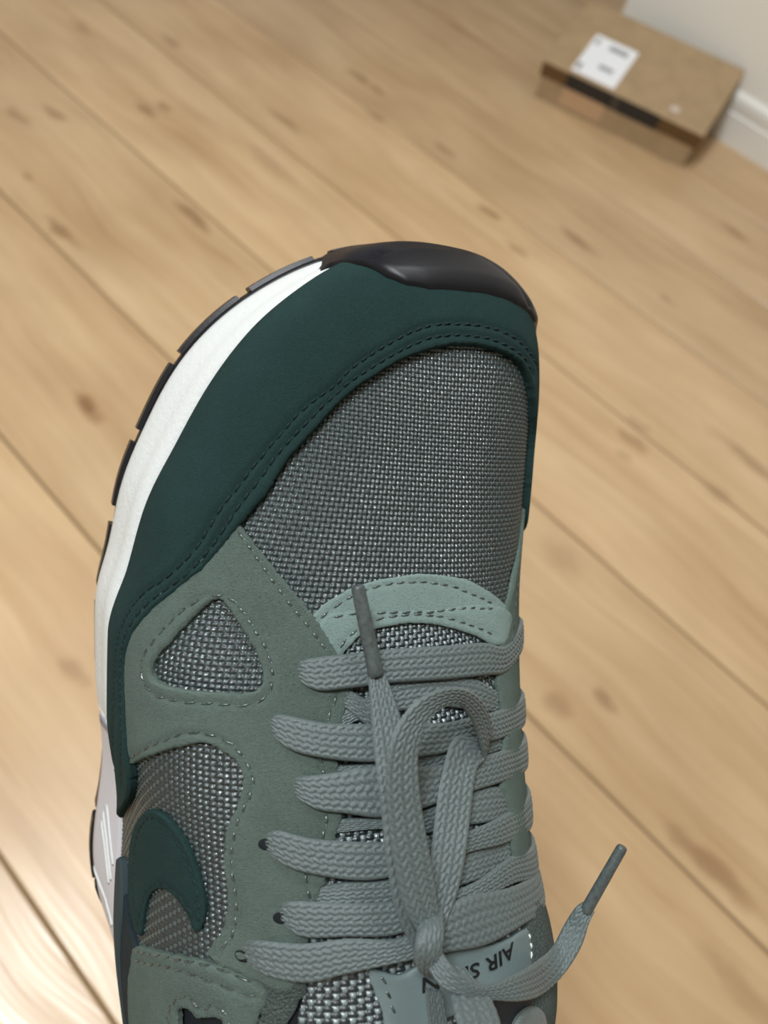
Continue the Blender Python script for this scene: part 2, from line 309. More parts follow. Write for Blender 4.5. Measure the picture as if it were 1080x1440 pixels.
PANEL={
 'mudguard':[[[-59.23,149.4],[-49.66,161.62],[-48.2,168.64],[-49.45,174.05],[-50.52,177.88],[-52.07,184.74],[-53.21,190.47],[-53.16,195.43],[-52.13,200.14],[-49.5,205.83],[-45.9,211.57],[-42.26,217.49],[-39.44,224.66],[-37.49,229.46],[-35.51,233.93],[-33.73,239.74],[-28.47,248.88],[-22.15,257.24],[-14.91,263.16],[-7.34,267.66],[0.56,270.31],[6.65,271.36],[14.26,270.95],[21.33,269.52],[26.89,267.46],[32.1,263.02],[37.38,255.95],[41.26,249.56],[40.33,236],[41.26,226],[49.39,221],[66.3,220],[66.35,230],[66.23,240],[64.05,256.01],[58.94,269.6],[53.53,278.44],[47.87,284.82],[43.08,288.96],[37.98,292.51],[33.03,295.21],[28.23,297.27],[24.24,298.68],[19.97,299.91],[11.82,300.42],[3.04,302.69],[-2.23,302.88],[-7.53,302.68],[-14.12,301.9],[-21.81,300.04],[-30.58,296.55],[-40.14,290.91],[-50.87,281.29],[-59.16,269.28],[-65.11,254.09],[-67.19,240],[-67.57,230],[-67.7,220],[-67.73,210],[-67.79,200],[-67.7,190],[-67.5,180],[-67.22,170],[-66.69,160],[-66.09,150],[-65.66,143]]],
 'eyestay':[[[-40.82,228.69],[-38.6,225.99],[-32.72,219.53],[-27.14,213.38],[-23.78,209.36],[-18.81,202.54],[-17.26,200.18],[-15.39,195.89],[-15.86,190.02],[-16.08,185.46],[-15.56,181.19],[-14.61,176.42],[-14.01,171.7],[-14.44,167.44],[-14.79,160.89],[-15.57,157.18],[-15.81,151.01],[-15.81,145.88],[-16.04,143.01],[-17.79,140.36],[-20.09,140.84],[-23.11,141.39],[-27.49,142.25],[-26.55,147.46],[-26.35,152.98],[-27,157.08],[-28.01,161.5],[-28.5,167.92],[-27.97,171.8],[-27.74,175.87],[-28.55,179.24],[-30.51,181.41],[-33.96,182.84],[-37.25,181.36],[-41.81,177.61],[-48.17,171.2],[-53.98,165.16],[-54.47,179.62],[-56.71,188.05],[-56.85,194.99],[-55.74,201.37],[-52.75,207.36],[-48.26,213.56],[-44.1,220.48]],[[-39.01,210.92],[-37.18,209.35],[-33.26,204.67],[-30.77,201.08],[-29.26,198.07],[-28.82,195.36],[-29.8,193.85],[-33.62,193.22],[-37.66,192.51],[-41.34,192.05],[-44.62,191.83],[-46.29,192.86],[-46.54,195.15],[-44.08,201.41],[-41.99,206.56],[-40.62,209.4]]],
 'heel_quarter':[[[-44.08,127.02],[-33.5,136.66],[-29.27,139.62],[-26.86,140.93],[-23.11,141.39],[-19.8,140.56],[-19.98,133.98],[-19.89,128.53],[-16.02,95],[-15.5,80],[-17.04,70],[-43.5,70],[-44.5,92],[-45.2,108],[-45.4,116],[-44.6,122]],[[-30.39,123.72],[-30.77,126.87],[-30.01,128.64],[-28.4,129.32],[-27.39,128.92],[-25.98,130.5],[-24.5,131.44],[-23.94,129.99],[-23.26,125.42],[-29.46,119.08]]],
 'heel_overlay':[[[-56.5,134],[-50,129.5],[-43,127],[-42.8,118],[-43.2,108],[-42.5,92],[-41,72],[-57.2,72],[-58.6,85],[-60.2,100],[-61.6,115],[-62.4,125]]],
 'foxing_strip':[[[-56.3,138.5],[-52.6,130],[-53,118],[-53.6,104],[-53.4,90],[-52.5,73],[-58,73],[-59.8,90],[-62.2,115],[-63.4,130]]],
 'throat_band':[[[-25.13,208.17],[-23.83,208.93],[-21.58,211.86],[-17.59,214.66],[-12.85,216.26],[-6.37,217.19],[-2.08,217.55],[3.38,216.9],[9.25,215.77],[14.9,213.12],[19.55,210.29],[23.06,207.57],[24.78,204.24],[21.39,200.04],[16.39,199.96],[11.41,202.78],[5.78,205.17],[0.61,206.65],[-4.76,207.25],[-9.77,206.76],[-14.43,205.37],[-16.4,203.19],[-18.11,201.02],[-20.58,202.28]]],
 'throat_trim':[[[-22.88,205.44],[-21.85,207.98],[-20.7,209.42],[-17,209.99],[-12.81,209.91],[-5.98,209.81],[0.63,209.65],[8.95,209.94],[18.19,208.69],[24.89,204.91],[21.39,200.04],[16.39,199.96],[11.41,202.78],[5.78,205.17],[0.61,206.65],[-4.76,207.25],[-9.77,206.76],[-14.43,205.37],[-16.4,203.19],[-18.11,201.02],[-19.74,202.28]]],
 'medial_eyestay':[[[37.63,224.99],[31.92,217.81],[25.62,211.01],[22.69,207.82],[20.59,203.57],[18.36,199.99],[15.71,192.72],[16.12,187.95],[15.83,179.8],[14.21,175.08],[13.1,171.04],[14.59,165.53],[14.24,158.83],[15.29,151.21],[27.14,141],[30.89,132],[34.69,110],[61.09,110],[63.08,125],[63.59,140],[64.15,155],[64.76,170],[65.11,185],[65.32,200],[65.46,212],[65.6,222],[50.04,227],[41.93,231]]],
 'swoosh':[[[-43.07,131.05],[-45.6,130.94],[-49.53,134.07],[-51.61,142.57],[-50.55,150.46],[-46.95,157.94],[-42.4,163.79],[-39.06,164.73],[-35.97,163.34],[-33.1,159.83],[-30.89,155.37],[-29.42,150.01],[-29.56,145.96],[-30.35,144.42],[-31.35,145.78],[-32.73,147.49],[-34.89,148.57],[-37.46,148.15],[-39.98,145.68],[-41.78,141.69],[-42.36,137.2]]],
 'collar_lining':[[[-19.9,141.46],[-15.92,142.65],[-15.25,141.74],[-15.92,138.14],[-16.77,133.99],[-17.12,128.56],[-10.52,112],[-13.83,104],[-20.27,132.46],[-19.96,134.67]]],
 'tongue_side':[[[17.17,147.51],[16.28,141.16],[16.21,134.98],[13.87,129.54],[13.63,124.13],[18.74,112],[19.7,105],[34.01,105],[35.48,118],[31.99,132],[29.41,138]]],
 'tongue_label':[[[-8.21,144.62],[-4.54,142.9],[-0.87,144.7],[3.1,145.03],[8.68,143.2],[16.07,140.51],[16.17,135.71],[14.61,131.9],[9.13,133.26],[3.85,133.52],[-0.77,132.82],[-0.19,127.53],[-5.11,129.19],[-6.4,136.93]]],
 'tongue_lining':[[[8.05,134.59],[13.9,129.79],[18.21,121.92],[24.65,112],[16.03,108],[7.76,128.85]]],
 'tongue_pull':[[[10.2,127.15],[11.6,128.5],[13.99,127.76],[16.32,124.19],[17.21,120.05],[22.38,111],[17.46,111]]],
 'toe_cloth':[[[-41.48,225.09],[-40.08,237.03],[-36.06,244.83],[-31.9,252.15],[-23.2,261.82],[-12.35,269.51],[-0.81,273.25],[9.23,274.09],[21.03,272.2],[27.72,269.35],[39.32,275.44],[46.53,258.59],[47.58,240],[45.85,224],[27.85,215.88],[22.26,204.86],[8.57,210.29],[-1.96,212.5],[-11.85,212.09],[-18.44,208.85],[-21.39,203.65],[-28.29,209.41]]],
 'window_cloth':[[[-39.56,213.2],[-35.99,210.28],[-31.7,205.14],[-28.29,198.57],[-27.58,193.82],[-29.48,192.23],[-37.32,190.84],[-44.55,189.8],[-48.37,191.25],[-48.77,194.66],[-45.63,201.65],[-43.68,207.61],[-41.43,211.01]]],
 'quarter_cloth':[[[-63.28,160],[-48.31,173.76],[-42.17,179.65],[-37.66,183.45],[-34.12,184.81],[-29.51,183.29],[-26.98,179.55],[-26.32,175.76],[-26.58,171.34],[-27.24,167.79],[-26.73,162.07],[-25.73,157.69],[-25.09,153.64],[-25.23,147.1],[-26.82,140.66],[-33.21,134.68],[-43,124.91],[-59.77,120],[-62.9,130],[-64.11,145]]],
 'tongue_cloth':[[[-17.98,203.64],[-14.29,207.79],[-4.84,209.32],[6.47,207.39],[20.88,199.35],[20.06,184.14],[17.81,169.55],[17.91,154.37],[16.97,140.56],[14.76,122.95],[15.25,100],[-6.86,100],[-15.63,133.03],[-15.44,140.17],[-15.77,147.16],[-15.85,154.86],[-15.6,165.06],[-16.39,177.78],[-17.41,190.74]]],
}
LINE={
 'mudguard_a':[[-63.72,153.91],[-56.58,170.92],[-56.48,182.14],[-56.87,192.36],[-55.99,200.28],[-53.81,206.65],[-48.31,213.7],[-44.65,220.98],[-42.72,228.7],[-40.7,234.19],[-39.17,238.37],[-35.85,245.36],[-31.61,252.53],[-24.59,259.42],[-20.93,263.75],[-12.14,269.86],[-3.62,274.04],[2.94,275.52],[12.8,275.36],[21.57,273.65],[29.55,270.73],[37.53,267.25]],
 'mudguard_b':[[-52.96,162.05],[-51.99,174.1],[-53.53,183.89],[-54.58,193.54],[-53.82,200.07],[-50.69,207.13],[-45.54,213.98],[-42.23,221.16],[-39.96,229.43],[-39.17,231.51],[-37.23,236.77],[-34.51,243.35],[-29.81,250.64],[-24.62,257.32],[-19.84,261.81],[-11.04,267.83],[-2.29,271.89],[5.14,273.22],[14.09,272.84],[21.53,271.12],[27.76,268.86],[32.06,265.66]],
 'triangle':[[-40.74,211.32],[-37.16,211.26],[-33.16,207.08],[-29.59,202.17],[-27.6,197.26],[-27.69,193.27],[-30.06,191.46],[-34.78,190.81],[-39.81,189.71],[-44.62,189.29],[-47.7,190.75],[-48.75,194.51],[-46.83,201.09],[-43.68,207.61],[-40.74,211.32]],
 'eyestay_front':[[-38.89,225.04],[-33.31,218.29],[-28.14,211.73],[-22.59,205.16],[-19.56,201.04]],
 'eyestay_throat':[[-17.4,194.07],[-18.19,189.18],[-18.56,184.88],[-18.11,181.65],[-17.13,178.82],[-16.28,175.22],[-16.02,172.17],[-16.27,167.73],[-16.91,164.4],[-17.31,160.78],[-16.28,156.36],[-16.28,152.24],[-16.38,149]],
 'window':[[-48.75,172.05],[-43.17,178.63],[-37.74,183.86],[-34.34,184.74],[-30.52,183.63],[-27.88,180.61],[-26.56,177.74],[-26.67,173.11],[-27.27,169.33],[-27.19,164.65],[-26.39,159.58],[-25.09,153.64],[-24.9,148.43],[-26.24,142.85]],
 'seam_a':[[-43.39,127.23],[-33.44,136.23],[-26.81,140.53],[-23.06,141],[-20.02,140.19]],
 'seam_b':[[-42.74,125.39],[-32.73,134.67],[-27.2,137.55],[-22.73,138.25],[-20.19,138.49]],
 'cutout':[[-32.11,121.7],[-32.29,125.82],[-30.53,130.49],[-28.73,131.94],[-27.65,131.11],[-26.48,131.87],[-25.86,133.14],[-24.35,133.6],[-23.37,132.01],[-22.71,129.48]],
 'swoosh':[[-42.67,134.02],[-46.83,136.72],[-48.65,145.21],[-47.73,152.32],[-45.13,157.99],[-42.37,161.99],[-39.64,162.89],[-36.88,161.68],[-33.9,158.45],[-31.63,154.21],[-30.31,149.37],[-30.23,146.21]],
 'swoosh_in':[[-44.34,132.26],[-43.4,137.77],[-42.11,143.49],[-39.43,147.74],[-36.79,149.75],[-34.28,149.74],[-32.02,148.38],[-30.97,146.86]],
 'throat_a':[[-22.41,208.4],[-19.58,211.44],[-15.41,214.06],[-12.14,215.2],[-6.95,215.84],[-1.33,215.68],[4.85,214.64],[10.55,212.47],[18.23,209.01]],
 'throat_b':[[-20.62,208.85],[-16.93,209.42],[-12.79,209.62],[-5.96,209.52],[0.63,209.35],[8.92,209.47],[18.14,208.2]],
 'throat_c':[[-18.32,202.54],[-16.76,205.01],[-12.63,208.03],[-7.81,208.86],[-1.23,208.7],[5.89,206.99],[13.09,204.07],[17.21,201.7]],
 'label':[[15.93,140.07],[15.92,136.63],[14.85,134.16],[14.28,132.2]],
 'label_left':[[-6.97,143.92],[-6.05,140.79],[-5.33,137.68],[-4.61,134.05]],
 'medial':[[32.6,214.91],[27.5,207.05],[23.82,199.36],[21.2,191.83]],
 'eyelets':[[-23.86,198.68],[-26.27,189.05],[-20.77,177.22],[-23.02,167.1],[-19.49,154.14],[-23.32,145.47]],
 'label_text':[[11.77,142.41],[3.55,142.43]],
 'bumper_top':[[-0.7,27.88],[-0.68,33.48],[-0.67,39.45],[-0.63,43.45],[-0.62,46.32],[-0.54,48.79],[-0.37,49.92],[0.02,49.78],[0.31,49.13],[0.52,47.91],[0.67,45.72]],
 'bumper_ridge':[[-0.59,41.53],[-0.47,40.31],[-0.33,39.96],[-0.12,40],[0.15,39.66],[0.36,42.33],[0.56,44.71]],
}
RIB={
 'row_a':[[-17.25,200.05,71.61,-17.11,197.5,72.76],[-16.24,201.15,72.62,-16.22,196.48,74.64],[-14.43,201.87,73.6,-13.93,195.74,76.33],[-6.8,202.85,75.09,-7.29,196.27,77.85],[2.15,203.37,75.52,1.57,196.8,78.28],[15.01,203.29,75.35,14.29,196.51,78.21],[27.51,202.19,72.66,26.66,195.41,75.54],[35.4,199.61,68.91,34.93,193.7,71.23],[47.81,201.32,57.04,47.58,194.13,58.99],[49.8,201.21,52.58,49.58,194.01,54.28],[48.3,201.04,48.19,48.05,193.84,49.75]],
 'row_b':[[-23.16,190.42,73.65,-22.88,187.68,74.92],[-21.82,190.86,75.26,-21.66,185.69,77.53],[-19.44,190.93,76.96,-19.37,184.64,79.72],[-13.52,190.14,79.61,-13.96,183.76,82.36],[-4.21,189.59,81.25,-4.24,182.63,84.42],[4.36,189.12,81.88,5.3,182.58,84.87],[13.92,188.16,81.71,14.09,182.46,84.28],[23.62,187.78,79.5,23.64,182.12,81.94],[31.84,186.64,75.81,31.7,180.7,78.24],[46.13,183.89,63.95,46.03,176.7,66.18],[48.31,183.75,59.07,48.2,176.57,61.06],[46.95,183.5,54.35,46.81,176.28,56.2]],
 'row_c':[[-19.24,178.87,80.08,-18.96,176.33,81.24],[-18.17,179.72,81.33,-17.99,175.41,83.18],[-16.75,180.27,82.42,-15.56,174.36,85.22],[-11.14,181.17,84.06,-9.07,173.65,87.62],[-3.38,181.93,84.8,-3.11,172.63,88.87],[5.12,181.04,85.57,5.11,173.01,89.08],[13.81,180.36,85.25,13.91,173.82,88.09],[22.36,179.77,83.38,21.89,173.67,86.12],[31.25,178.36,79.46,30.68,172.16,82.31],[45.64,173.92,67.7,45.76,166.75,69.92],[47.87,173.79,62.56,47.98,166.61,64.57],[46.54,173.47,57.66,46.62,166.25,59.53]],
 'row_d':[[-24.9,168.45,81.48,-24.44,165.78,82.61],[-24,169.48,82.86,-23.35,164.78,84.77],[-22.65,170.22,84.18,-20.91,163.77,87.22],[-16.84,169.58,87.49,-15.12,162.99,90.51],[-5.41,168.6,90.4,-5.89,161.96,93.07],[2.97,167.97,91.27,3.24,162.4,93.62],[11.3,167.12,91.25,11.69,162.94,93.01],[17.96,166.88,90.1,18,162.93,91.8],[28.53,166.24,86.12,28.29,160.81,88.56],[45.11,161.67,72.92,45.42,154.06,75.22],[47.43,161.53,67.56,47.71,153.92,69.67],[46.18,161.12,62.48,46.42,153.53,64.47]],
 'row_e':[[-22.6,155.78,86.79,-22.14,153.4,87.8],[-21.61,157.04,88.17,-21.08,152.4,89.93],[-20.16,157.87,89.52,-19.06,151.69,92.07],[-10.31,158.2,93.55,-11,152.28,95.51],[-2.92,157.93,94.96,-2.12,151.86,97.3],[4.4,157.46,95.63,5.62,152.71,97.44],[12.83,157.33,95.23,13.28,152.99,96.88],[19.68,157.49,93.69,20.22,153.64,95.08],[28.84,157.67,89.53,29.93,152.14,91.04],[43.82,151.69,78.77,44.63,144.31,80.99],[46.36,151.55,73.48,47.19,144.16,75.55],[45.3,151.1,68.33,46.21,143.29,70.33]],
 'row_f':[[-29.16,146.82,84.4,-28.6,144.45,85.65],[-28.21,148.45,86.15,-27.44,144.1,88.14],[-26.81,149.8,88.29,-25.46,143.98,91.1],[-19.36,151.4,93.61,-18.79,144.66,96.06],[-11.51,153.04,96.72,-11.76,146.93,98.74],[-0.93,152.81,99.28,-1.2,148.55,100.8],[7.27,155.47,98.38,8.82,148.24,100.99],[14.72,156.41,96.58,18,146.47,99.79],[29.27,152.44,92.02,29.27,144.43,95.43],[44.33,146.06,80.46,46.27,137.18,83.11],[46.87,145.91,75.05,48.89,137.03,77.52],[45.86,145.13,69.86,48,136.02,72.21]],
 'under_a':[[-9.16,190.65,77.29,-9.09,187.75,78.6],[-2.41,194.04,77.4,-1.95,190.26,79.1],[4.37,196.34,76.61,4.31,190.59,79.11],[14.97,196.61,76.17,14.26,190.48,78.87],[24.52,194.58,75.2,21.53,188.87,78.42],[31.77,190.15,73.27,31.02,185.68,75.46]],
 'under_b':[[-11.09,180.96,81.34,-11.58,178.16,82.48],[-1.96,181.87,82.94,-1.66,176.68,85.28],[9.69,182.56,82.74,9.09,177.44,85.06],[21.21,183.84,80.71,20.45,178.71,83.16],[31.43,183,76.31,31.07,177.77,78.63]],
 'under_c':[[-11.44,171.54,85.32,-11.59,169.01,86.32],[-2.85,171.93,87.26,-2.28,169.59,88.31],[6.79,171.83,87.54,8.01,167.52,89.41],[15.77,173.36,86.34,16.87,167.29,88.84],[26.31,172.43,83.87,25.16,165.88,87.17],[31.99,169.49,81.39,31.54,164.52,83.78]],
 'under_d':[[-15.37,159.69,88.86,-15.77,156,90.01],[-9.56,160.9,90.94,-9.8,156.42,92.59],[-1.48,160.7,92.1,-1.84,155.99,93.95],[7.34,161.21,92.12,6.87,156.19,94.17],[18.16,162.51,90.69,18.37,156.67,93.1],[30.57,160.15,86.25,30.6,154.26,88.65]],
 'under_e':[[-8.47,196.13,75.02,-9.89,193.06,76.12],[-4.77,194.17,77.19,-6.6,190.79,78.51],[-0.28,190.95,78.87,-2.25,187.11,80.52],[5.41,186.11,80.26,3.33,182.31,81.99]],
 'end_a':[[-4.89,200.9,80.83,-1.54,201.37,80.72],[-5.08,197.16,82.92,-0.15,197.73,82.76],[-5.2,192.86,85.32,1.12,193.24,85.22],[-5.32,187.43,88.3,2.19,187.32,88.39],[-5.26,182.09,91.19,2.26,181.23,91.6],[-4.89,175.94,93.83,2.9,174.92,94.28],[-4.6,168.65,96.87,3.49,168.07,97.16],[-2.93,159.57,99.54,4.8,159.98,99.44],[0.96,150.97,100.93,6.19,153.69,99.94]],
 'loop_a':[[1.64,154.66,103.22,5.55,156.82,102.37],[-2.39,161.67,102.53,4.35,163.34,101.79],[-4.92,170.68,100.92,2.91,170,101.05],[-6.36,179.48,99.26,1.18,177.8,99.78],[-7.01,186.92,98.12,-0.08,185.43,98.53],[-6.56,192.98,97.44,-0.15,190.62,97.23],[-4.65,197.04,96.53,0.76,194.49,96.39],[-1.39,200.39,95.82,3.32,197.07,95],[3.47,201.75,94.31,7.3,197.79,93.21],[9.37,201.22,92.2,11.46,196.6,91.15],[15.85,198,89.27,15.11,193.03,89.26],[22.04,191.78,85.66,18.22,188.91,87.69],[24.91,185.73,83.36,20.74,184.39,86.43],[23.13,183.49,82.53,22.91,180.12,85.17],[15.91,185.48,83.48,21.19,179.04,85.87],[11.33,179.18,87.31,19.28,176.69,87.84],[9,173.24,90.51,17.22,171.42,91.06],[7.1,167.42,93.57,14.76,165.97,94.76],[5.27,161.96,96.81,12.22,159.36,97.45],[4.12,155.96,99.14,8.27,153.28,100.04]],
 'knot':[[2.78,156.74,99.77,7.89,156.51,99.75],[0.49,157.85,103,6.09,157.47,102.99],[-1.05,157.59,105.33,4.89,156.84,105.43],[-1.47,155.52,106.04,4.41,154.54,106.26],[-0.63,152.04,105.03,4.97,150.88,105.37],[1.96,147.47,102.2,6.61,146.53,102.53]],
 'end_b':[[3.86,154.81,104.88,1.46,151.23,106.19],[5.46,152.47,108.2,3.07,149.22,109.4],[8.63,149.17,109.86,7.2,147.3,110.63],[13.08,146.64,109.23,14.3,143.76,109.95],[21.67,144.51,106.42,23.53,138.78,107.65],[32.06,140.04,100.45,37.25,129.52,98.69],[42.74,134.93,92.54,44.49,131.97,96.76],[46.94,138.5,90.72,48.98,135.6,95.09],[49.1,142.43,91.1,51.56,139.6,93.56],[51.08,143.08,90.79,53.19,141.39,92.95]],
 'loop_b':[[6.24,147.66,103.01,12.32,145.23,103.56],[5.96,147.19,105.77,12.92,144.9,106.03],[4.7,147.72,110.66,13.87,144.54,110.51],[3.39,146.92,115.73,13.43,143.34,115.11],[1.89,144.83,120.77,11.74,140.74,119.86],[3.59,135.75,119.65,12.88,131.79,118.96],[5.23,126.59,115.88,13.41,123.48,115.76],[5.51,125.49,110.4,11.57,122.98,110.81],[4.16,133.01,107.79,8.81,130.51,108.43],[3.2,139.46,105.83,7.21,138.28,106.19],[2.49,145.1,104.81,6.14,143.69,105.26]],
 'aglet_a':[[-7.13,218.35,77.07],[-3.28,200.62,81.61]],
 'aglet_b':[[58.73,157.59,93.01],[51.31,141.59,92.15]],
}
shoe=bpy.data.objects.new('sneaker',None); COL.objects.link(shoe)
SR=np.array([[0.52011, -0.537956, 0.663392], [0.840257, 0.461553, -0.284494], [-0.153145, 0.705387, 0.69208]]); SO=[0.03006, -0.00394, 0.40591]
MS=Matrix.Identity(4)
for r in range(3):
    for c in range(3): MS[r][c]=SR[r,c]*.001
    MS[r][3]=SO[r]
shoe.matrix_world=MS
tag(shoe,'green suede and grey mesh sneaker with grey laces held above the floor','sneaker')

yy=YE-np.linspace(0,math.sqrt(YE-.5),300)**2; tt=np.linspace(-1,1,161)
YG,TG=np.meshgrid(yy,tt,indexing='ij'); PG=P(YG,TG)
_n,_m=YG.shape; _id=np.arange(_n*_m).reshape(_n,_m)
_F=np.stack([_id[:-1,:-1],_id[1:,:-1],_id[1:,1:],_id[:-1,1:]],-1).reshape(-1,4)
BV=BVHTree.FromPolygons(PG.reshape(-1,3).tolist(),_F.tolist())
def cast(q):
    """chart points -> points on the upper"""
    q=np.asarray(q,float); sh=q.shape[:-1]; o,d=from_chart(q.reshape(-1,2)); out=np.empty((len(o),3)); rc=BV.ray_cast
    for k in range(len(o)):
        h=rc(o[k],d[k])[0]
        if h is None: h=BV.find_nearest(o[k]+d[k]*50)[0]
        out[k]=h
    return out.reshape(*sh,3)
def catmull(p,step,closed=False):
    p=np.asarray(p,float)
    if closed: q=np.vstack([p[-1:],p,p[:2]])
    else: q=np.vstack([2*p[0]-p[1],p,2*p[-1]-p[-2]])
    out=[]
    for i in range(1,len(q)-2):
        a,b,c,d=q[i-1:i+3]; L=np.linalg.norm(c-b); n=max(1,int(round(L/step)))
        t0=0; t1=max(np.linalg.norm(b-a),1e-6)**.5; t2=t1+max(L,1e-6)**.5; t3=t2+max(np.linalg.norm(d-c),1e-6)**.5
        t=(t1+(t2-t1)*np.arange(n)/n)[:,None]
        A1=(t1-t)/(t1-t0)*a+(t-t0)/(t1-t0)*b; A2=(t2-t)/(t2-t1)*b+(t-t1)/(t2-t1)*c; A3=(t3-t)/(t3-t2)*c+(t-t2)/(t3-t2)*d
        B1=(t2-t)/(t2-t0)*A1+(t-t0)/(t2-t0)*A2; B2=(t3-t)/(t3-t1)*A2+(t-t1)/(t3-t1)*A3
        out.append((t2-t)/(t2-t1)*B1+(t-t1)/(t2-t1)*B2)
    if not closed: out.append(p[-1:])
    return np.vstack(out)
def inside(poly,pts):
    x,y=pts[...,0],pts[...,1]; r=np.zeros(x.shape,bool); n=len(poly)
    for i in range(n):
        x0,y0=poly[i]; x1,y1=poly[(i+1)%n]
        c=((y0>y)!=(y1>y))
        if abs(y1-y0)>1e-12: r^=c&(x<(x1-x0)*(y-y0)/(y1-y0)+x0)
    return r
def dist_lines(pts,lines):
    best=np.full(pts.shape[:-1],1e9)
    for ln in lines:
        for a,b in zip(ln[:-1],ln[1:]):
            ab=b-a; L=max((ab**2).sum(),1e-9); t=np.clip(((pts-a)@ab)/L,0,1); best=np.minimum(best,np.linalg.norm(pts-(a+t[...,None]*ab),axis=-1))
    return best
def mesh_normals(V,F):
    fn=np.cross(V[F[:,1]]-V[F[:,0]],V[F[:,2]]-V[F[:,0]]); N=np.zeros_like(V)
    for k in range(3): np.add.at(N,F[:,k],fn)
    return N/np.maximum(np.linalg.norm(N,axis=1,keepdims=True),1e-12)
def tuck(z): # overlays thin out towards the bite line
    u=np.clip((z-25)/9,0,1); return .35+.65*u*u*(3-2*u)
def panel(name,loops,lo,hi,mat,res=.8,grooves=(),gdepth=.4,gw=.5,ragged=.10,rim=.28,parent=None,puff=0.0):
    bl=[]
    for lp in loops:
        c=catmull(lp,res*.8,True); c=c+RNG.normal(0,ragged,c.shape); bl.append(c)
    pts=list(np.vstack(bl)); edges=[]; k=0
    for c in bl:
        n=len(c); edges+=[(k+i,k+(i+1)%n) for i in range(n)]; k+=n
    nb=k
    allb=np.vstack(bl); lo2=allb.min(0); hi2=allb.max(0)
    def in_panel(p):
        r=inside(bl[0],p)
        for h in bl[1:]: r&=~inside(h,p)
        return r
    closed=[np.vstack([c,c[:1]]) for c in bl]
    ring=[]
    for c in bl:       # ring just inside the edge, so that the edge rounds over
        tg=np.roll(c,-1,0)-np.roll(c,1,0); nn=np.stack([-tg[:,1],tg[:,0]],1); nn/=np.maximum(np.linalg.norm(nn,axis=1,keepdims=True),1e-9)
        for s_ in (1,-1):
            q=c+nn*rim*s_; ring.append(q[in_panel(q)])
    ring=np.vstack(ring); ring=ring[dist_lines(ring,closed)>rim*.7]
    gx=np.arange(lo2[0],hi2[0],res); gy=np.arange(lo2[1],hi2[1],res*.87); X,Y=np.meshgrid(gx,gy); X=X+(np.arange(len(gy))%2)[:,None]*res*.5
    g=np.stack([X.ravel(),Y.ravel()],1)+RNG.normal(0,res*.04,(X.size,2)); g=g[in_panel(g)]; dg=dist_lines(g,closed); g=g[dg>rim+res*.45]
    allp=np.vstack([allb,ring,g])
    v2,_,f2,ov,_,_=delaunay_2d_cdt([Vector(p) for p in allp],edges,[],0,1e-5)
    v2=np.array([tuple(v) for v in v2]); F=np.array([f for f in f2 if len(f)==3])
    cen=v2[F].mean(1); F=F[in_panel(cen)]
    a=v2[F]; ar=(a[:,1,0]-a[:,0,0])*(a[:,2,1]-a[:,0,1])-(a[:,1,1]-a[:,0,1])*(a[:,2,0]-a[:,0,0]); F=F[np.abs(ar)>1e-7]; ar=ar[np.abs(ar)>1e-7]
    F=np.where((ar>0)[:,None],F,F[:,::-1])
    B3=cast(v2); N=mesh_normals(B3,F)
    db=dist_lines(v2,closed); tk=tuck(B3[:,2])
    off=hi-(hi-lo)*.35*np.clip(1-db/max(rim,1e-3),0,1)**2
    if puff: off=off+puff*(1-np.exp(-(db/3.0)**2))
    if grooves:
        dgv=dist_lines(v2,[catmull(l,1.0) for l in grooves]); off=off-gdepth*np.exp(-(dgv/gw)**2)
    top=B3+N*(off*tk)[:,None]
    # rim walls from edges used once
    e=np.vstack([F[:,[0,1]],F[:,[1,2]],F[:,[2,0]]]); key=np.sort(e,1); u,ix,ct=np.unique(key,axis=0,return_index=True,return_counts=True); be=e[ix[ct==1]]
    bv=np.unique(be); mp={int(b):i for i,b in enumerate(bv)}; n0=len(top); nbv=len(bv)
    wt=top[bv]; wb=B3[bv]+N[bv]*(lo*tk[bv])[:,None]
    V=np.vstack([top,wt,wb]); FF=[tuple(f) for f in F]
    for p,q in be: FF.append((n0+mp[int(q)],n0+mp[int(p)],n0+nbv+mp[int(p)],n0+nbv+mp[int(q)]))
    return mesh_obj(name,V,FF,mat,parent or shoe)
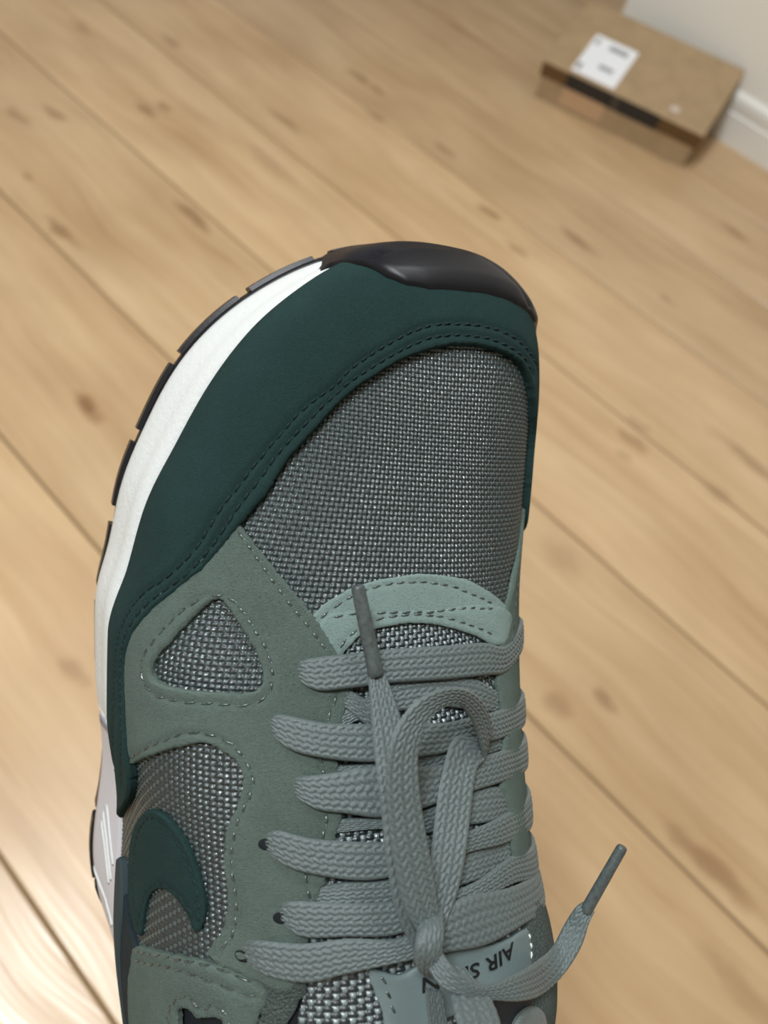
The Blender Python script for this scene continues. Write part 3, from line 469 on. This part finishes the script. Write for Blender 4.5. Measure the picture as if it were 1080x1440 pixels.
def stitches(name,line,off,mat,parent,ln=1.9,gap=.8,w=.22,hgt=.3,skew=.12):
    c=catmull(line,.25); s=np.concatenate([[0],np.cumsum(np.linalg.norm(np.diff(c,axis=0),axis=1))])
    at=lambda d:np.stack([np.interp(d,s,c[:,0]),np.interp(d,s,c[:,1])],-1)
    V=[];F=[]; n=int(s[-1]/(ln+gap)); 
    if n<1: return None
    p0=ln+gap
    for i in range(n):
        d0=i*p0+gap*.5+RNG.uniform(-.12,.12); q=at(np.linspace(d0,d0+ln,5)); tg=q[-1]-q[0]; tg/=max(np.linalg.norm(tg),1e-9); nm=np.array([-tg[1],tg[0]])
        q=q+nm*np.linspace(-skew,skew,5)[:,None]+RNG.normal(0,.05,2)
        A=cast(q-nm*w); Bq=cast(q+nm*w); mid=cast(q); Nn=np.cross(Bq-A,np.gradient(mid,axis=0)); Nn=-Nn/np.maximum(np.linalg.norm(Nn,axis=1,keepdims=True),1e-9)
        Nn=np.where((Nn*(mid-np.array([10,200,0]))).sum(1,keepdims=True)<0,-Nn,Nn)
        tk=tuck(mid[:,2])[:,None]; arch=np.array([-.35,.75,1,.75,-.35])[:,None]*hgt
        base=len(V)
        for k in range(5):
            b=mid[k]; sd=(Bq[k]-A[k])/2; N_=Nn[k]; o_=off*tk[k]; ww=(.6,.95,1,.95,.6)[k]
            V+= [b-sd*ww+N_*(o_-.15),b-sd*.62*ww+N_*(o_+arch[k]*.8),b+sd*.62*ww+N_*(o_+arch[k]*.8),b+sd*ww+N_*(o_-.15)]
        for k in range(4):
            for j in range(3): F.append((base+k*4+j,base+(k+1)*4+j,base+(k+1)*4+j+1,base+k*4+j+1))
        F+=[(base,base+1,base+2,base+3),(base+16,base+17,base+18,base+19)]
    o=mesh_obj(name,V,F,mat,parent); o['kind']='stuff'; return o
def cloth(name,loop,off,mat,pu=1.03,pv=1.12,rot=0.0,ns=6,r=.46,A=.30,parent=None,warp=None):
    lp=catmull(loop,1.0,True); c,s=math.cos(rot),math.sin(rot); Rm=np.array([[c,-s],[s,c]])
    l2=lp@Rm; lo=np.floor(l2.min(0)/[pu,pv])*[pu,pv]; hi=l2.max(0)
    u=np.arange(lo[0],hi[0]+pu,pu/ns); v=np.arange(lo[1],hi[1]+pv,pv/ns); U,Vv=np.meshgrid(u,v,indexing='ij')
    q=np.stack([U,Vv],-1)@Rm.T
    cq=(q[:-1,:-1]+q[1:,1:])/2; mask=inside(lp,cq)
    need=np.zeros(U.shape,bool); need[:-1,:-1]|=mask; need[1:,:-1]|=mask; need[:-1,1:]|=mask; need[1:,1:]|=mask
    # coarse cast, then refined by interpolation (the form is smooth)
    cs=ns; uc=np.arange(0,len(u)+cs,cs); vc=np.arange(0,len(v)+cs,cs)
    Uc,Vc=np.meshgrid(lo[0]+uc*pu/ns,lo[1]+vc*pv/ns,indexing='ij'); PC=cast(np.stack([Uc,Vc],-1)@Rm.T)
    for _ in range(2):
        Q=np.pad(PC,((1,1),(1,1),(0,0)),mode='reflect',reflect_type='odd'); PC=(4*Q[1:-1,1:-1]+Q[:-2,1:-1]+Q[2:,1:-1]+Q[1:-1,:-2]+Q[1:-1,2:])/8
    NC=np.cross(np.gradient(PC,axis=0),np.gradient(PC,axis=1)); NC/=np.maximum(np.linalg.norm(NC,axis=-1,keepdims=True),1e-9)
    def up(G):
        fi=np.arange(len(u))/cs; fj=np.arange(len(v))/cs; i0=np.minimum(fi.astype(int),G.shape[0]-2); j0=np.minimum(fj.astype(int),G.shape[1]-2); a=(fi-i0)[:,None,None]; b=(fj-j0)[None,:,None]
        return G[i0][:,j0]*(1-a)*(1-b)+G[i0+1][:,j0]*a*(1-b)+G[i0][:,j0+1]*(1-a)*b+G[i0+1][:,j0+1]*a*b
    B=up(PC); N=up(NC)
    un=U/pu; vn=Vv/pv; i=np.floor(un+1e-6); j=np.floor(vn+1e-6); fu=un-i; fv=vn-j
    cu=np.cos(np.pi*(un-.5)); cv=np.cos(np.pi*(vn-.5)); si=np.where(i%2==0,1,-1); sj=np.where(j%2==0,1,-1)
    hw=r*(np.sqrt(np.maximum(0,1-np.minimum(1,((2*fu-1)/.80)**2)))*1.1-.12)-A*1.15*si*cv; hf=r*np.sqrt(np.maximum(0,1-.98*(2*fv-1)**2))+A*(sj*np.sign(cu)*np.abs(cu)**.7)+.05
    h=np.maximum(hw,hf)-A*.3
    wf=(hw>hf).astype(float); wf=(wf[:-1,:-1]+wf[1:,:-1]+wf[:-1,1:]+wf[1:,1:])>2
    return grid_obj(name,B+N*(off+h)[...,None],mat,parent or shoe,mask=mask,mat2=warp or M_WARP,second=wf)
def ribbon(name,st,mat,parent=None,th=.34,cols=6,pitch=1.9,amp=.42,arch=.14,step=.25):
    st=np.asarray(st,float); C6=catmull(st,step*1.25); a=C6[:,:3]; b=C6[:,3:]
    mid=(a+b)/2; L=np.concatenate([[0],np.cumsum(np.linalg.norm(np.diff(mid,axis=0),axis=1))])
    n=max(8,int(L[-1]/step)); d=np.linspace(0,L[-1],n); a=np.stack([np.interp(d,L,a[:,k]) for k in range(3)],1); b=np.stack([np.interp(d,L,b[:,k]) for k in range(3)],1); mid=(a+b)/2
    ac=b-a; tg=np.gradient(mid,axis=0); Nn=np.cross(tg,ac); Nn/=np.maximum(np.linalg.norm(Nn,axis=1,keepdims=True),1e-9)
    for k in range(1,n):
        if (Nn[k]*Nn[k-1]).sum()<0: Nn[k]*=-1
    ker=np.ones(9)/9; Nn=np.stack([np.convolve(np.pad(Nn[:,k],4,mode='edge'),ker,mode='valid') for k in range(3)],1); Nn/=np.maximum(np.linalg.norm(Nn,axis=1,keepdims=True),1e-9)
    if (Nn*np.array([-.3,.1,.9])).sum()<0: Nn=-Nn
    m=cols*5+1; sv=np.linspace(0,1,m)
    def height(phase):
        x=sv*cols; c=np.clip(np.floor(x-1e-9),0,cols-1); f=x-c-.5
        sg=np.where(c%2==0,1,-1)
        uu=(d/pitch)[:,None]+.5*c[None,:]+phase+.75*(f*sg)[None,:]; uf=uu-np.floor(uu)-.5
        return amp*np.sqrt(np.maximum(0,1-(f[None,:]/.58)**2-(uf/.50)**2))
    prof=np.sqrt(np.maximum(0,1-(2*sv-1)**6)); ar=(1-(2*sv-1)**2)*arch
    P0=a[:,None,:]+ac[:,None,:]*sv[None,:,None]
    top=P0+Nn[:,None,:]*((th*prof+ar)[None,:]+height(0)*prof)[...,None]
    bot=P0+Nn[:,None,:]*((-th*prof+ar)[None,:]-height(.3)*prof)[...,None]
    G=np.concatenate([top,bot[:,::-1][:,1:-1]],1); G=np.concatenate([G,G[:,:1]],1)
    return grid_obj(name,G,mat,parent or shoe)

# ------------------------------------------------------------ sneaker materials
C_DARK=lin(*(37, 60, 59)); C_MID=lin(*(109, 126, 119)); C_PALE=lin(*(136, 157, 153)); C_LACE=lin(*(86, 99, 99))
M_DARK=suede('dark_green_suede',C_DARK,.9,.22,1.6,.3); M_MID=suede('sage_suede',C_MID,1.0,.22,1.35,.2); M_PALE=suede('pale_sage_suede',C_PALE,.8,.12,1.15,.2)
def nylon(name,c,rough,spec):
    s=NT(name); tc=s.n('ShaderNodeTexCoord'); nz=s.noise(tc.outputs['Object'],1.1,2,.5)
    r=s.ramp(nz.outputs[0],[(.3,scl(c,.8)),(.7,scl(c,1.2))]); s.l(r.outputs[0],s.b.inputs['Base Color']); s.set(Roughness=rough); s.b.inputs['Specular IOR Level'].default_value=spec
    f=s.noise(tc.outputs['Object'],3,2,.6); s.bump(f.outputs[0],.15,.12); return s.m
M_NYL=nylon('dark_weft_yarn',lin(*(38, 48, 50)),.30,.8); M_WARP=nylon('bright_warp_yarn',lin(*(64, 78, 80)),.17,1.0)
def lacem(name,c):
    s=NT(name); tc=s.n('ShaderNodeTexCoord'); nz=s.noise(tc.outputs['Object'],3.2,3,.6); big=s.noise(tc.outputs['Object'],.25,2,.5)
    r=s.ramp(nz.outputs[0],[(.3,scl(c,.72)),(.55,c),(.75,scl(c,1.35))]); s.l(r.outputs[0],s.b.inputs['Base Color']); s.set(Roughness=.5,Sheen_Weight=.1); s.b.inputs['Specular IOR Level'].default_value=.7
    s.bump(nz.outputs[0],.22,.2); return s.m
M_LACE=lacem('braided_lace_grey',C_LACE); M_TEX=lacem('grey_textile',lin(92,104,102)); M_KNIT=plain('grey_knit',lin(98,110,107),.9,.2,noise=(2.2,.35),bump=.7,bscale=1.8,bdist=.5)
M_RUB=plain('black_rubber',lin(20,21,26),.40,.32,bump=.06,bscale=2.5,bdist=.15)
M_EVA=plain('white_midsole',lin(206,209,208),.6,.3,bump=.1,bscale=.6,bdist=.2)
M_EVA2=plain('shaded_white_midsole',lin(196,195,201),.55,.3)  # white foam like the forefoot, its lilac-grey shade painted into the colour
M_LEA=plain('navy_leather',lin(36,47,52),.85,.12,noise=(.3,.2),bump=.2,bscale=1.5,bdist=.2)
M_LEA2=plain('slate_leather',lin(56,68,72),.85,.12)
M_LIN=plain('dark_lining',lin(24,28,32),.8,.2)
M_THD=plain('dark_thread',lin(16,36,37),.7,.3); M_THM=plain('sage_thread',lin(62,74,72),.26,.9,noise=(1.0,.8)); M_THW=plain('white_thread',lin(214,220,218),.5)
M_SAT=plain('satin_label',lin(104,120,121),.42,.5,bump=.15,bscale=3,bdist=.1); M_BLK=plain('black_print',lin(16,17,18),.6)
M_AGL=plain('aglet_plastic',lin(74,82,82),.38,.4,noise=(.8,.3),bump=.08,bscale=1.2,bdist=.3)

# ------------------------------------------------------------ inner shell (lining under the panels, collar opening at the back)
sh=cast(to_chart(PG[::3,::4]*[1,1,1])) if False else PG[::2,::2]
nrm=np.cross(np.gradient(sh,axis=1),np.gradient(sh,axis=0)); nrm/=np.maximum(np.linalg.norm(nrm,axis=-1,keepdims=True),1e-9)
nrm=np.where((nrm*(sh-np.array([12,150,20]))).sum(-1,keepdims=True)<0,-nrm,nrm)
yc=(YG[::2,::2][:-1,:-1]+YG[::2,::2][1:,1:])/2; tcn=(TG[::2,::2][:-1,:-1]+TG[::2,::2][1:,1:])/2
keep=~((yc<100)&(np.abs(tcn)<.42+.0*yc))
grid_obj('lining',sh-nrm*.5,M_LIN,shoe,mask=keep)
heelm=((yc<74)&(np.abs(tcn)>=.40)); grid_obj('heel_counter',sh+nrm*1.2*tuck(sh[...,2])[...,None],M_DARK,shoe,mask=heelm)
# back of the heel: half round wall joining both sides, and the padded collar rim
tau=np.linspace(1,.42,24); ang=np.linspace(0,np.pi,40)
def back(off):
    G=np.zeros((len(ang),len(tau),3))
    for i_,a_ in enumerate(ang):
        R_=P(.5+0*tau,tau); bul=13+3*np.sin(np.pi*(1-tau)/.58)
        G[i_]=np.stack([(np.abs(R_[:,0])+off*tuck(R_[:,2]))*math.cos(a_),.5-(bul+off)*math.sin(a_),R_[:,2]],1)
    return G
grid_obj('heel_back',back(1.2),M_DARK,shoe); grid_obj('heel_lining',back(-1.5),M_LIN,shoe)
ys_=np.linspace(104,.5,50); pl=P(ys_,-.42+0*ys_); pr=P(ys_[::-1],.42+0*ys_); bk=back(0)[:,-1][::-1][1:-1]
path=np.vstack([pl,bk,pr]); path=catmull(path,2.0)
for _ in range(3): path[1:-1]=(path[:-2]+path[1:-1]*2+path[2:])/4
tg_=np.gradient(path,axis=0); tg_/=np.linalg.norm(tg_,axis=1,keepdims=True); sd_=np.cross(tg_,[0,0,1.]); sd_/=np.linalg.norm(sd_,axis=1,keepdims=True); up_=np.cross(sd_,tg_)
rad=3.6*np.clip(np.minimum(np.arange(len(path)),np.arange(len(path))[::-1])/8,.15,1)
av=np.linspace(0,2*np.pi,17)
G=path[:,None]+rad[:,None,None]*(sd_[:,None]*np.cos(av)[None,:,None]+up_[:,None]*np.sin(av)[None,:,None]); grid_obj('collar',G,M_KNIT,shoe)

# ------------------------------------------------------------ cloth and panels
cloth('toe_mesh',PANEL['toe_cloth'][0],.0,M_NYL,rot=-.03)
cloth('side_window_mesh',PANEL['window_cloth'][0],-.1,M_NYL,rot=.12)
cloth('quarter_mesh',PANEL['quarter_cloth'][0],-.1,M_NYL,rot=.18,ns=5)
cloth('tongue_mesh',PANEL['tongue_cloth'][0],-.1,M_NYL,pu=.95,pv=1.1,rot=.06,ns=6,warp=nylon('glint_warp_yarn',lin(118,132,134),.2,1.0))  # dark yarn throughout; the tongue's highlights are painted as a paler warp
tb=panel('throat_band',PANEL['throat_band'],.2,1.1,M_PALE,res=.75,grooves=[LINE['throat_a']],gdepth=.25,ragged=.04)
tt_=panel('throat_trim',PANEL['throat_trim'],.7,1.6,M_PALE,res=.75,grooves=[LINE['throat_b'],LINE['throat_c']],gdepth=.3,ragged=.04)
stitches('stitching',LINE['throat_a'],1.0,M_THM,tb); stitches('stitching',LINE['throat_b'],1.45,M_THM,tt_); stitches('stitching',LINE['throat_c'],1.45,M_THM,tt_)
me_=panel('medial_eyestay',PANEL['medial_eyestay'],.2,1.6,M_MID,res=1.1)
stitches('stitching',LINE['medial'],1.6,M_THM,me_)
ey=panel('eyestay',PANEL['eyestay'],.0,2.0,M_MID,res=.62,grooves=[LINE['triangle'],LINE['eyestay_front'],LINE['eyestay_throat'],LINE['window']],gdepth=.38)
for k in ('triangle','eyestay_front','eyestay_throat','window'): stitches('stitching',LINE[k],1.8,M_THM,ey,w=.24,hgt=.36)
hq=panel('heel_quarter',PANEL['heel_quarter'],.3,2.0,M_MID,res=.8,grooves=[LINE['seam_a'],LINE['seam_b'],LINE['cutout']],gdepth=.35)
for k in ('seam_a','seam_b','cutout'): stitches('stitching',LINE[k],1.85,M_THM,hq)
panel('heel_overlay',PANEL['heel_overlay'],.3,1.5,M_LEA,res=1.0,ragged=.03)
panel('foxing_strip',PANEL['foxing_strip'],.4,2.2,M_LEA2,res=1.0,ragged=.03)
mg=panel('mudguard',PANEL['mudguard'],.6,2.7,M_DARK,res=.75,grooves=[LINE['mudguard_a'],LINE['mudguard_b']],gdepth=.75,gw=.6,ragged=.07)
stitches('stitching',LINE['mudguard_a'],2.3,M_THD,mg,w=.27,hgt=.42); stitches('stitching',LINE['mudguard_b'],2.3,M_THD,mg,w=.27,hgt=.42)
sw=panel('side_emblem',PANEL['swoosh'],.3,1.5,M_DARK,res=.7,grooves=[LINE['swoosh'],LINE['swoosh_in']],gdepth=.3,ragged=.05)
stitches('stitching',LINE['swoosh'],1.3,M_THD,sw,ln=1.6); stitches('stitching',LINE['swoosh_in'],1.3,M_THD,sw,ln=1.6)
panel('collar_lining',PANEL['collar_lining'],.2,1.4,M_KNIT,res=.9,puff=1.2)
panel('tongue_side',PANEL['tongue_side'],.2,1.2,M_KNIT,res=1.0,puff=1.4)
panel('tongue_lining',PANEL['tongue_lining'],.2,1.3,plain('black_satin',lin(26,30,38),.45),res=1.0,ragged=.02)
panel('tongue_pull',PANEL['tongue_pull'],1.0,2.6,M_TEX,res=.9,ragged=.03)
lb=panel('tongue_label',PANEL['tongue_label'],.4,1.5,M_SAT,res=.8,ragged=.03)
stitches('stitching',LINE['label'],1.5,M_THW,lb,ln=1.3,gap=.45); stitches('stitching',LINE['label_left'],1.5,M_THM,lb)
# label lettering, laid onto the curved label
cu=bpy.data.curves.new('lettering','FONT'); cu.body='AIR SPAN'; cu.size=1.0; cu.resolution_u=3; cu.offset=.012; cu.extrude=.03
tmp=bpy.data.objects.new('lettering',cu); COL.objects.link(tmp); bpy.context.view_layer.update()
dg=bpy.context.evaluated_depsgraph_get(); tm=bpy.data.meshes.new_from_object(tmp.evaluated_get(dg)); bpy.data.objects.remove(tmp,do_unlink=True)
co=np.array([v.co[:] for v in tm.vertices]); q0,q1=np.array(LINE['label_text']); ex=(q1-q0)/np.linalg.norm(q1-q0); ey_=np.array([-ex[1],ex[0]])
TS=np.linalg.norm(q1-q0)/2.5
q=q0+ex*(co[:,:1]*TS)+ey_*(co[:,1:2]*TS*1.12); pc=cast(q); nn=pc-np.stack([axis_x(pc[:,1]),pc[:,1],pc[:,1]*0+ZC],1); nn/=np.linalg.norm(nn,axis=1,keepdims=True)
pc=pc+nn*(1.95+co[:,2:3]*2)
mesh_obj('lettering',pc,[tuple(p.vertices) for p in tm.polygons],M_BLK,lb,smooth=False)
# eyelet holes
for k,qe in enumerate(LINE['eyelets']):
    a=np.linspace(0,2*np.pi,20,endpoint=False); V=[];rr=(1.3,1.1,.6,.02); zz=(1.85,2.12,2.1,2.08)
    G=np.stack([np.stack([qe[0]+r_*np.cos(a)*.95,qe[1]+r_*np.sin(a)],-1) for r_ in rr],1); p3=cast(G); c0=cast(np.array([qe]))[0]; n0=c0-np.array([axis_x(qe[1]),qe[1],ZC]); n0/=np.linalg.norm(n0)
    p3=p3+n0*np.array(zz)[None,:,None]
    grid_obj('eyelet',p3,M_LIN,shoe,closed_u=True)

# ------------------------------------------------------------ sole unit
yl=np.concatenate([np.linspace(3,250,120),YE-(np.linspace(math.sqrt(YE-250),0,60)[1:])**2])
left=P(yl,-1.+0*yl); rightp=P(yl[::-1][1:],1.+0*yl[1:])
heel=[]; hl=left[0]; hr=rightp[-1]
for a in np.linspace(0,np.pi,26)[1:-1]: heel.append([hr[0]*math.cos(a)+ (0), 3-14*math.sin(a), hl[2]])
ring=np.vstack([left,rightp,np.array(heel)])
L=np.concatenate([[0],np.cumsum(np.linalg.norm(np.diff(np.vstack([ring,ring[:1]]),axis=0),axis=1))]); NS=420
ring=np.stack([np.interp(np.linspace(0,L[-1],NS,endpoint=False),L,np.append(ring[:,k],ring[0,k])) for k in range(3)],1)
for _ in range(6): ring=(np.roll(ring,1,0)+2*ring+np.roll(ring,-1,0))/4
tg=np.roll(ring,-1,0)-np.roll(ring,1,0); on=np.stack([-tg[:,1],tg[:,0],0*tg[:,0]],1); on/=np.linalg.norm(on,axis=1,keepdims=True)
for _ in range(10): on=(np.roll(on,1,0)+on+np.roll(on,-1,0)); on/=np.linalg.norm(on,axis=1,keepdims=True)
if ((ring[60]-ring.mean(0))*on[60]).sum()<0: on=-on
isl=ring[:,0]<25
ry=ring[:,1]; zb=ring[:,2]; z0=np.where(ry>205,15*((ry-205)/87)**2,0.); z0=np.maximum(z0,0)
dl=pchip([-20,40,88,104,122,150,175,195,210,225,240,255,275,285,289,292],[4,0,-3,2.5,4.8,3.2,2.8,3.0,3.7,4.8,6.2,6.9,5.0,3.2,2.2,2.0],ry)
dr=pchip([-20,60,120,200,260,285,292],[4,3.5,3.5,3.5,3.5,2.5,2.0],ry)
u=np.clip((ring[:,0]-10)/30,0,1)*(ry>280)+(ring[:,0]>25)*(ry<=280); dd=dl*(1-u)+dr*u
for _ in range(8): dd=(np.roll(dd,1)+dd+np.roll(dd,-1))/3
zm=z0+6.0
def level(z,off): return ring*np.array([1,1,0])+np.stack([0*z,0*z,z],1)+on*np.asarray(off)[:,None] if np.ndim(off) else ring*np.array([1,1,0])+np.stack([0*z,0*z,z],1)+on*off
def sole_part(name,sel,levels,mat,cap=True):
    idx=np.where(sel)[0]
    br=np.where(np.diff(idx)>1)[0]
    if len(br): idx=np.concatenate([idx[br[0]+1:],idx[:br[0]+1]])
    G=np.stack([l[idx] for l in levels],1)
    # closed section: last level back to the first, ends capped
    n,m=G.shape[:2]; full=len(idx)==NS
    V=G.reshape(-1,3); F=[]
    for i in range(n if full else n-1):
        for j in range(m): F.append((i*m+j,((i+1)%n)*m+j,((i+1)%n)*m+(j+1)%m,i*m+(j+1)%m))
    if not full: F+=[tuple(range(m))[::-1],tuple((n-1)*m+j for j in range(m))]
    o=mesh_obj(name,V,F,mat,shoe); return o
mh=zb-zm
lv=[level(zb+1.2,-3.0),level(zb+1.6,0.2),level(zb+1.5,1.0),level(zb+.6,1.7+.12*dd),level(zm+mh*.72,1.6+.36*dd),level(zm+mh*.60,1.3+.46*dd),level(zm+mh*.5,1.6+.56*dd),level(zm+mh*.22,1.4+.86*dd),level(zm+mh*.06,1.0+dd),level(zm,.6+dd),level(zm,-8+0*dd)]
front=(ry>165.5)|((ring[:,0]>0)&(ry>150)); sole_part('forefoot_midsole',front,lv,M_EVA)
lv2=[level(zb+1.0,-3.0),level(zb+1.3,.0),level(zb+1.0,.9),level(zb+.2,1.4),level(zm+mh*.6,1.6+.35*dd),level(zm+mh*.25,1.8+.8*dd),level(zm+mh*.05,1.2+dd),level(zm,.7+dd),level(zm,-8+0*dd)]
rear=sole_part('rear_midsole',((ry<163.5)&(ring[:,0]<=0))|((ring[:,0]>0)&(ry<=149)),lv2,M_EVA2)
od=pchip([-20,100,125,140,195,215,230,292],[0,0,-.8,-1.8,-1.8,-1.0,-.5,.5],ry)
out=[level(zm,-8+0*dd),level(zm,.2+dd+od),level(zm-.4,1.2+dd+od),level(z0+3.2,1.6+dd+od),level(z0+3.0,.6+dd+od),level(z0+3.0,-8+0*dd)]
outs=sole_part('outsole',np.ones(NS,bool),out,M_RUB)
# tread lugs round the edge
arc=np.concatenate([[0],np.cumsum(np.linalg.norm(np.diff(ring,axis=0),axis=1))]); k=0; start=0
lug_len=19.0; gapl=2.6
s0=3.0
while s0+lug_len<arc[-1]:
    ii=np.where((arc>=s0)&(arc<=s0+lug_len))[0]
    if len(ii)>3:
        LV=[level(z0+4.8,-6+0*dd),level(z0+5.2,1.5+dd+od),level(z0+4.6,2.6+dd+od),level(z0+.6,2.6+dd+od),level(z0,2.0+dd+od),level(z0,-6+0*dd)]
        G=np.stack([l[ii] for l in LV],1); n,m=G.shape[:2]; F=[]
        for i in range(n-1):
            for j in range(m): F.append((i*m+j,(i+1)*m+j,(i+1)*m+(j+1)%m,i*m+(j+1)%m))
        F+=[tuple(range(m))[::-1],tuple((n-1)*m+j for j in range(m))]
        mesh_obj('tread_lug',G.reshape(-1,3),F,M_RUB,outs,smooth=False)
    s0+=lug_len+gapl
# bottom plate
mesh_obj('insole_board',np.vstack([level(z0+3.4,-5+0*dd),level(zm,-5+0*dd)]),[tuple(range(NS))]+[tuple(range(NS,2*NS))],M_RUB,outs,smooth=False)
mesh_obj('insole',level(zb+1.5,-.6+0*dd),[tuple(range(NS))],M_LIN,shoe,smooth=False)
# raised marks on the rear midsole
il=np.where((ring[:,0]<0))[0]
def side_pt(y,f,o):
    i=il[np.argmin(np.abs(ry[il]-y))]; z=zm[i]+mh[i]*f; off=float(np.interp(f,[.05,.25,.6,1.],[1.2+dd[i],1.8+.8*dd[i],1.6+.35*dd[i],1.4])); return np.array([ring[i,0],y,z])+on[i]*(off+o)
for (y0,f0,y1,f1,w) in ((137,.42,123,.86,1.0),(134,.40,121,.78,1.0),(140,.52,128,.92,.9),(118,.2,110,.85,1.2)):
    V=[];F=[]
    n=8
    for i in range(n+1):
        t_=i/n; y=y0+(y1-y0)*t_; f=f0+(f1-f0)*t_
        V+=[side_pt(y-w*.5,f,-.3),side_pt(y-w*.4,f,.45),side_pt(y+w*.4,f,.45),side_pt(y+w*.5,f,-.3)]
    for i in range(n):
        for j in range(3): F.append((i*4+j,(i+1)*4+j,(i+1)*4+j+1,i*4+j+1))
    F+=[(0,1,2,3),(n*4+3,n*4+2,n*4+1,n*4)]
    mesh_obj('raised_mark',V,F,M_EVA,rear)
# toe bumper: rubber wrapped up over the toe
bt=np.array(LINE['bumper_top']); br_=np.array(LINE['bumper_ridge'])
al=np.linspace(bt[0,0]-.16,1.75,96)
ztop=np.interp(al,np.concatenate([[bt[0,0]-.16],bt[:,0],[bt[-1,0]+.12,bt[-1,0]+.22,1.75]]),np.concatenate([[bt[0,1]-1.5],bt[:,1],[bt[-1,1]-2,bt[-1,1]-7,24]]))
zri=np.interp(al,br_[:,0],br_[:,1])
sg=np.concatenate([np.linspace(0,.6,9),np.linspace(.66,1,16)])
G=np.zeros((len(al),len(sg)+1,3))
for i,a_ in enumerate(al):
    d_=Vector((math.sin(a_),math.cos(a_),0)); zlo=17.0
    for j,s_ in enumerate(sg):
        z=zlo+(ztop[i]-zlo)*(1-(1-s_)**1.25); zc=max(z,30.8)
        h=BV.ray_cast(Vector((25,255,zc)),d_); p=h[0]; n_=h[1]
        if p is None: p,n_=BV.find_nearest(Vector((25,255,zc))+d_*40)[:2]
        n_=n_ if n_.dot(d_)>0 or n_.z>0 else -n_
        if n_.dot(d_)<0: n_=-n_
        e=(1-s_)/.16; lf=min(1,max(0,(a_-al[0])/.3)); lf=lf*lf*(3-2*lf); th=(1.9*math.sqrt(max(0,1-(1-min(1,e))**2))+2.3)*(.35+.65*lf)
        if 'zri' and al[i]>br_[0,0] and al[i]<br_[-1,0]+.1: th-=1.0*math.exp(-((z-zri[i])/.7)**2); th+= .5*(1/(1+math.exp(-(z-zri[i])/.6)))*(1 if e>.8 else e)
        q=p+n_*th
        if z<30.8: q=Vector((q.x,q.y,0))+Vector((0,0,z))+d_*.08*(30.8-z)
        G[i,j]=q
    G[i,-1]=np.array(p)-np.array(d_)*.5
edge=np.clip(np.minimum((al-al[0])/.05,(al[-1]-al)/.1),0,1)
grid_obj('toe_bumper',G,M_RUB,shoe)

# ------------------------------------------------------------ laces
for k in ('under_e','under_a','under_b','under_c','under_d'): ribbon('lace_under',RIB[k],M_LACE)
for k in ('row_a','row_b','row_c','row_d','row_e','row_f'): ribbon('lace_row',RIB[k],M_LACE)
ea=ribbon('lace_end',RIB['end_a'],M_LACE); eb=ribbon('lace_end',RIB['end_b'],M_LACE)
ribbon('lace_loop',RIB['loop_a'],M_LACE); ribbon('lace_loop',RIB['loop_b'],M_LACE); ribbon('lace_knot',RIB['knot'],M_LACE,arch=.9)
def aglet(p,q,r,parent):
    p=np.array(p);q=np.array(q); ax=q-p; L_=np.linalg.norm(ax); ax/=L_; u_=np.cross(ax,[0,0,1.]); u_/=np.linalg.norm(u_); w_=np.cross(ax,u_)
    st=[(0,.0),(0,.70),(.25,.88),(.8,.95),(L_*.5,1.0),(L_-1.2,1.05),(L_,1.1),(L_+.6,.85),(L_+.6,.0)]
    a=np.linspace(0,2*np.pi,28,endpoint=False)
    G=np.array([[p+ax*d_+r*k_*(u_*math.cos(t_)*(1+.05*math.sin(3*t_))+w_*math.sin(t_)*.8) for (d_,k_) in st] for t_ in a]); return grid_obj('aglet',G,M_AGL,parent,closed_u=True)
aglet(*RIB['aglet_a'],1.55,ea); aglet(*RIB['aglet_b'],1.5,eb)
